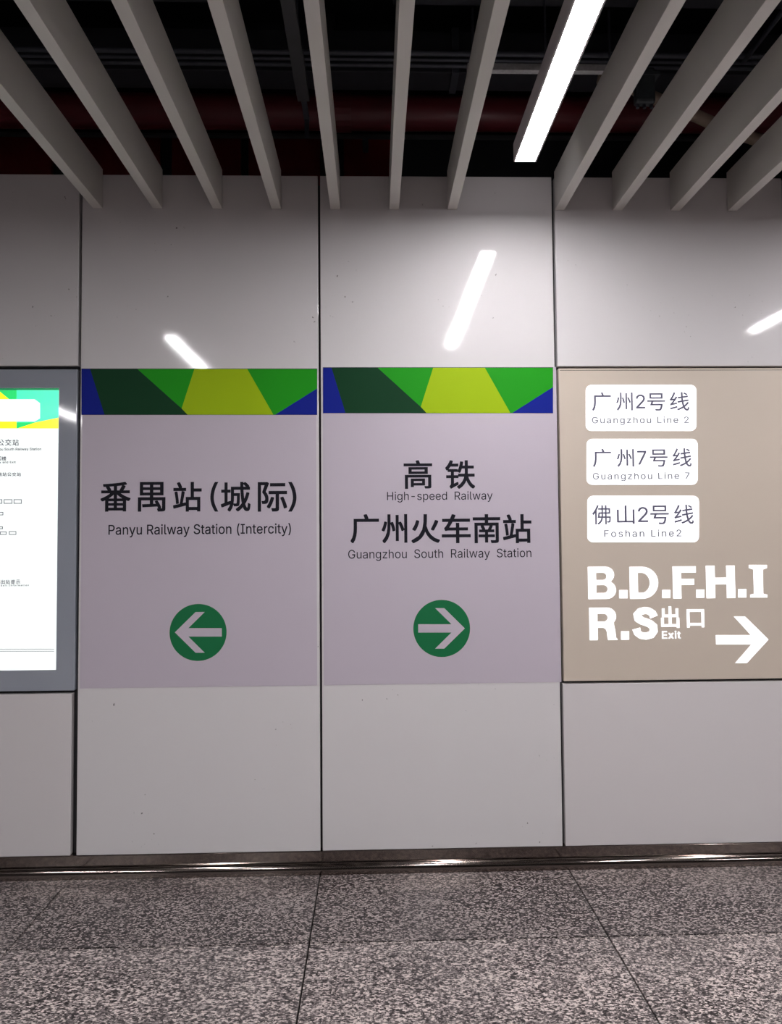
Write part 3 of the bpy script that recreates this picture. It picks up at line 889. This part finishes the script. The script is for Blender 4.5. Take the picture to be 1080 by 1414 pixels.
part('english_text', bm, M['grey_ink'], scr)['kind'] = 'stuff'
bm = bmesh.new()


def ring(x0, y0, x1, y1, w=.9):
    for a in ((x0, y0, x1, y0+w), (x0, y1-w, x1, y1), (x0, y0+w, x0+w, y1-w), (x1-w, y0+w, x1, y1-w)):
        poly_px(bm, [(a[0], a[1]), (a[2], a[1]), (a[2], a[3]), (a[0], a[3])], HY-.0003, HY)


for a in ((-9, 689.5, 3, 695.5), (5.3, 689.5, 17, 695.5), (19, 689.5, 30, 695.5), (-7, 707, 4.5, 711.5),
          (-6, 727, 4, 730.5), (0, 734, 9, 738.5), (12.5, 733.5, 22.5, 738.5)):
    ring(*a)
part('route_badges', bm, M['slate_ink'], scr)['kind'] = 'stuff'
bm = bmesh.new()
for y in (896, 899):
    poly_px(bm, [(-200, y), (75, y), (75, y+.6), (-200, y+.6)], HY-.0002, HY)
part('rule_lines', bm, M['grey_ink'], scr)['kind'] = 'stuff'

# ================================================================== SERVICES ABOVE THE SLATS
def service(name, label, cat, bm, material, smooth=False, bevel=0, group=None):
    o = obj(name, bm, material, None, smooth=smooth, bevel=bevel)
    o['label'] = label
    o['category'] = cat
    if group:
        o['group'] = group
    return o


def piped(y, z, r, x0=XL+.1, x1=XR-.1, n=20):
    return tube(bmesh.new(), [(x0, y, z), (x1, y, z)], r, n)


red = thing('fire_pipe', 'thick dark red pipe running level above the slats near the wall', 'pipe', (0, .085, 3.555))
part('pipe_barrel', piped(.085, 3.555, .078), M['red_pipe'], red, smooth=True)
for x in (-2.2, 0.1, 2.5):
    part('coupling', tube(bmesh.new(), [(x-.05, .085, 3.555), (x+.05, .085, 3.555)], .085, 20), M['red_pipe'], red)
for x in (-1.7, 1.35, 3.4):
    part('hanger_rod', tube(bmesh.new(), [(x, .085, 3.64), (x, .085, 4.25)], .006, 8), M['dark_steel'], red)

rail = thing('steel_rail', 'thin dark steel rail just above the wall panels below the red pipe', 'rail', (0, .27, 3.55))
part('rail_bar', bx(XL+.1, XR-.1, .262, .285, 3.542, 3.556), M['grey_steel'], rail)
for x in (-2.1, -.95, .2, 1.4, 2.6):
    part('rail_bracket', bx(x, x+.03, .285, .419, 3.535, 3.56), M['grey_steel'], rail)

duct = thing('air_duct', 'flat dark grey duct beside the red pipe above the slats', 'duct', (0, -.065, 3.61))
for x0, x1 in ((XL+.1, -1.9), (-1.88, .62), (.64, 3.1), (3.12, XR-.1)):
    part('duct_section', bx(x0, x1, -.135, -.004, 3.608, 3.80), M['dark_duct'], duct, bevel=.004)
for x in (-1.89, .63, 3.11):
    part('duct_flange', bx(x-.016, x+.016, -.143, .004, 3.60, 3.812), M['dark_steel'], duct)

for i, (y, z, r, lab) in enumerate(((-.185, 3.605, .011, 'thin dark conduit nearest the flat duct above the slats'),
                                    (-.222, 3.605, .009, 'middle one of three thin dark conduits above the slats'),
                                    (-.262, 3.605, .012, 'foremost of three thin dark conduits running level above the slats'))):
    service('conduit', lab, 'conduit', piped(y, z, r, n=10), M['dark_steel'], smooth=True, group=None)

# broad duct in the dark nearer the camera
big = thing('air_duct', 'wide dark sheet metal duct highest above the slats', 'duct', (0, -.7, 3.75))
for x0, x1 in ((XL+.1, -2.4), (-2.38, -.30), (.34, 1.45), (1.47, 3.3), (3.32, XR-.1)):
    part('duct_section', bx(x0, x1, -1.30, -.36, 3.74, 4.02), M['dark_duct'], big, bevel=.005)
for x in (-2.39, 1.46, 3.31):
    part('duct_flange', bx(x-.02, x+.02, -1.31, -.35, 3.73, 4.03), M['dark_steel'], big)

# light grey channel crossing the lamp slot
ch = thing('strut_channel', 'short pale galvanised channel crossing the slot behind the bright ceiling light', 'bracket',
           (.93, -.36, 3.455))
bm = bmesh.new()
box(bm, .650, 1.285, -.375, -.350, 3.455, 3.485)
part('channel_bar', bm, M['pale_steel'], ch, bevel=.002)
for x in (.675, 1.255):
    part('hanger_rod', tube(bmesh.new(), [(x, -.362, 3.486), (x, -.362, 3.73)], .005, 8), M['dark_steel'], ch)
    part('nut', tube(bmesh.new(), [(x, -.362, 3.486), (x, -.362, 3.498)], .011, 6), M['dark_steel'], ch)

# carrier channel running towards the camera
car = thing('carrier_channel', 'dark grey steel channel running towards the viewer above the slats, left of centre', 'beam',
            (-.05, -.24, 3.40))
part('channel_bar', bx(-.073, -.020, -3.2, -.245, 3.395, 3.425), M['grey_steel'], car, bevel=.002)
part('end_bracket', bx(-.058, -.034, -.245, -.10, 3.40, 3.412), M['dark_steel'], car)
part('drop_bracket', bx(-.056, -.036, -.11, -.10, 3.32, 3.412), M['dark_steel'], car)
for y in (-.5, -1.6, -2.8):
    part('hanger_rod', tube(bmesh.new(), [(-.046, y, 3.425), (-.046, y, 3.73 if y > -1.4 else 4.25)], .005, 8), M['dark_steel'], car)

c2 = thing('carrier_channel', 'second dark steel channel running towards the viewer above the leftmost slats', 'beam', (-1.5, -.6, 3.5))
part('channel_bar', tube(bmesh.new(), [(-1.72, -.40, 3.60), (-1.70, -1.2, 3.60), (-1.70, -3.0, 3.60)], .016, 10), M['grey_steel'], c2)
part('pipe_clamp', tube(bmesh.new(), [(-1.705, -.9, 3.60), (-1.705, -.9, 3.73)], .008, 8), M['dark_steel'], c2)

for i, (x, lab) in enumerate(((1.78, 'left one of two thin conduits running towards the viewer over the right slats'),
                              (1.86, 'right one of two thin conduits running towards the viewer over the right slats'))):
    service('conduit', lab, 'conduit',
            tube(bmesh.new(), [(x, -.30, 3.55), (x, -3.2, 3.55)], .010, 10), M['dark_steel'], smooth=True)

# beige lagged pipe sloping down to the right
bp_ = thing('lagged_pipe', 'beige wrapped pipe sloping down to the right above the right slats', 'pipe', (1.46, -.09, 3.5))
pts = [(1.27, -.17, 3.565), (1.31, -.17, 3.560), (1.385, -.17, 3.540), (1.46, -.17, 3.502), (1.60, -.17, 3.44), (1.73, -.17, 3.385),
       (1.86, -.17, 3.325), (1.99, -.17, 3.285), (2.12, -.17, 3.27), (2.5, -.17, 3.262)]
part('pipe_barrel', tube(bmesh.new(), pts, .026, 14), M['beige'], bp_, smooth=True)
part('pipe_collar', tube(bmesh.new(), [(1.60, -.17, 3.44), (1.63, -.17, 3.427)], .031, 14), M['dark_steel'], bp_)

jb = thing('pipe_clamp', 'black iron clamp hanging over the beige pipe above the right slats', 'clamp', (1.415, -.30, 3.33))
part('clamp_body', bx(1.372, 1.458, -.345, -.300, 3.345, 3.50), M['black_iron'], jb, bevel=.012)
part('clamp_plate', bx(1.355, 1.475, -.35, -.293, 3.46, 3.475), M['black_iron'], jb, bevel=.002)
for x in (1.385, 1.415, 1.445):
    part('bolt', tube(bmesh.new(), [(x, -.322, 3.330), (x, -.322, 3.346)], .008, 6), M['dark_steel'], jb)
part('hanger_rod', tube(bmesh.new(), [(1.415, -.322, 3.50), (1.415, -.322, 3.738)], .007, 8), M['dark_steel'], jb)
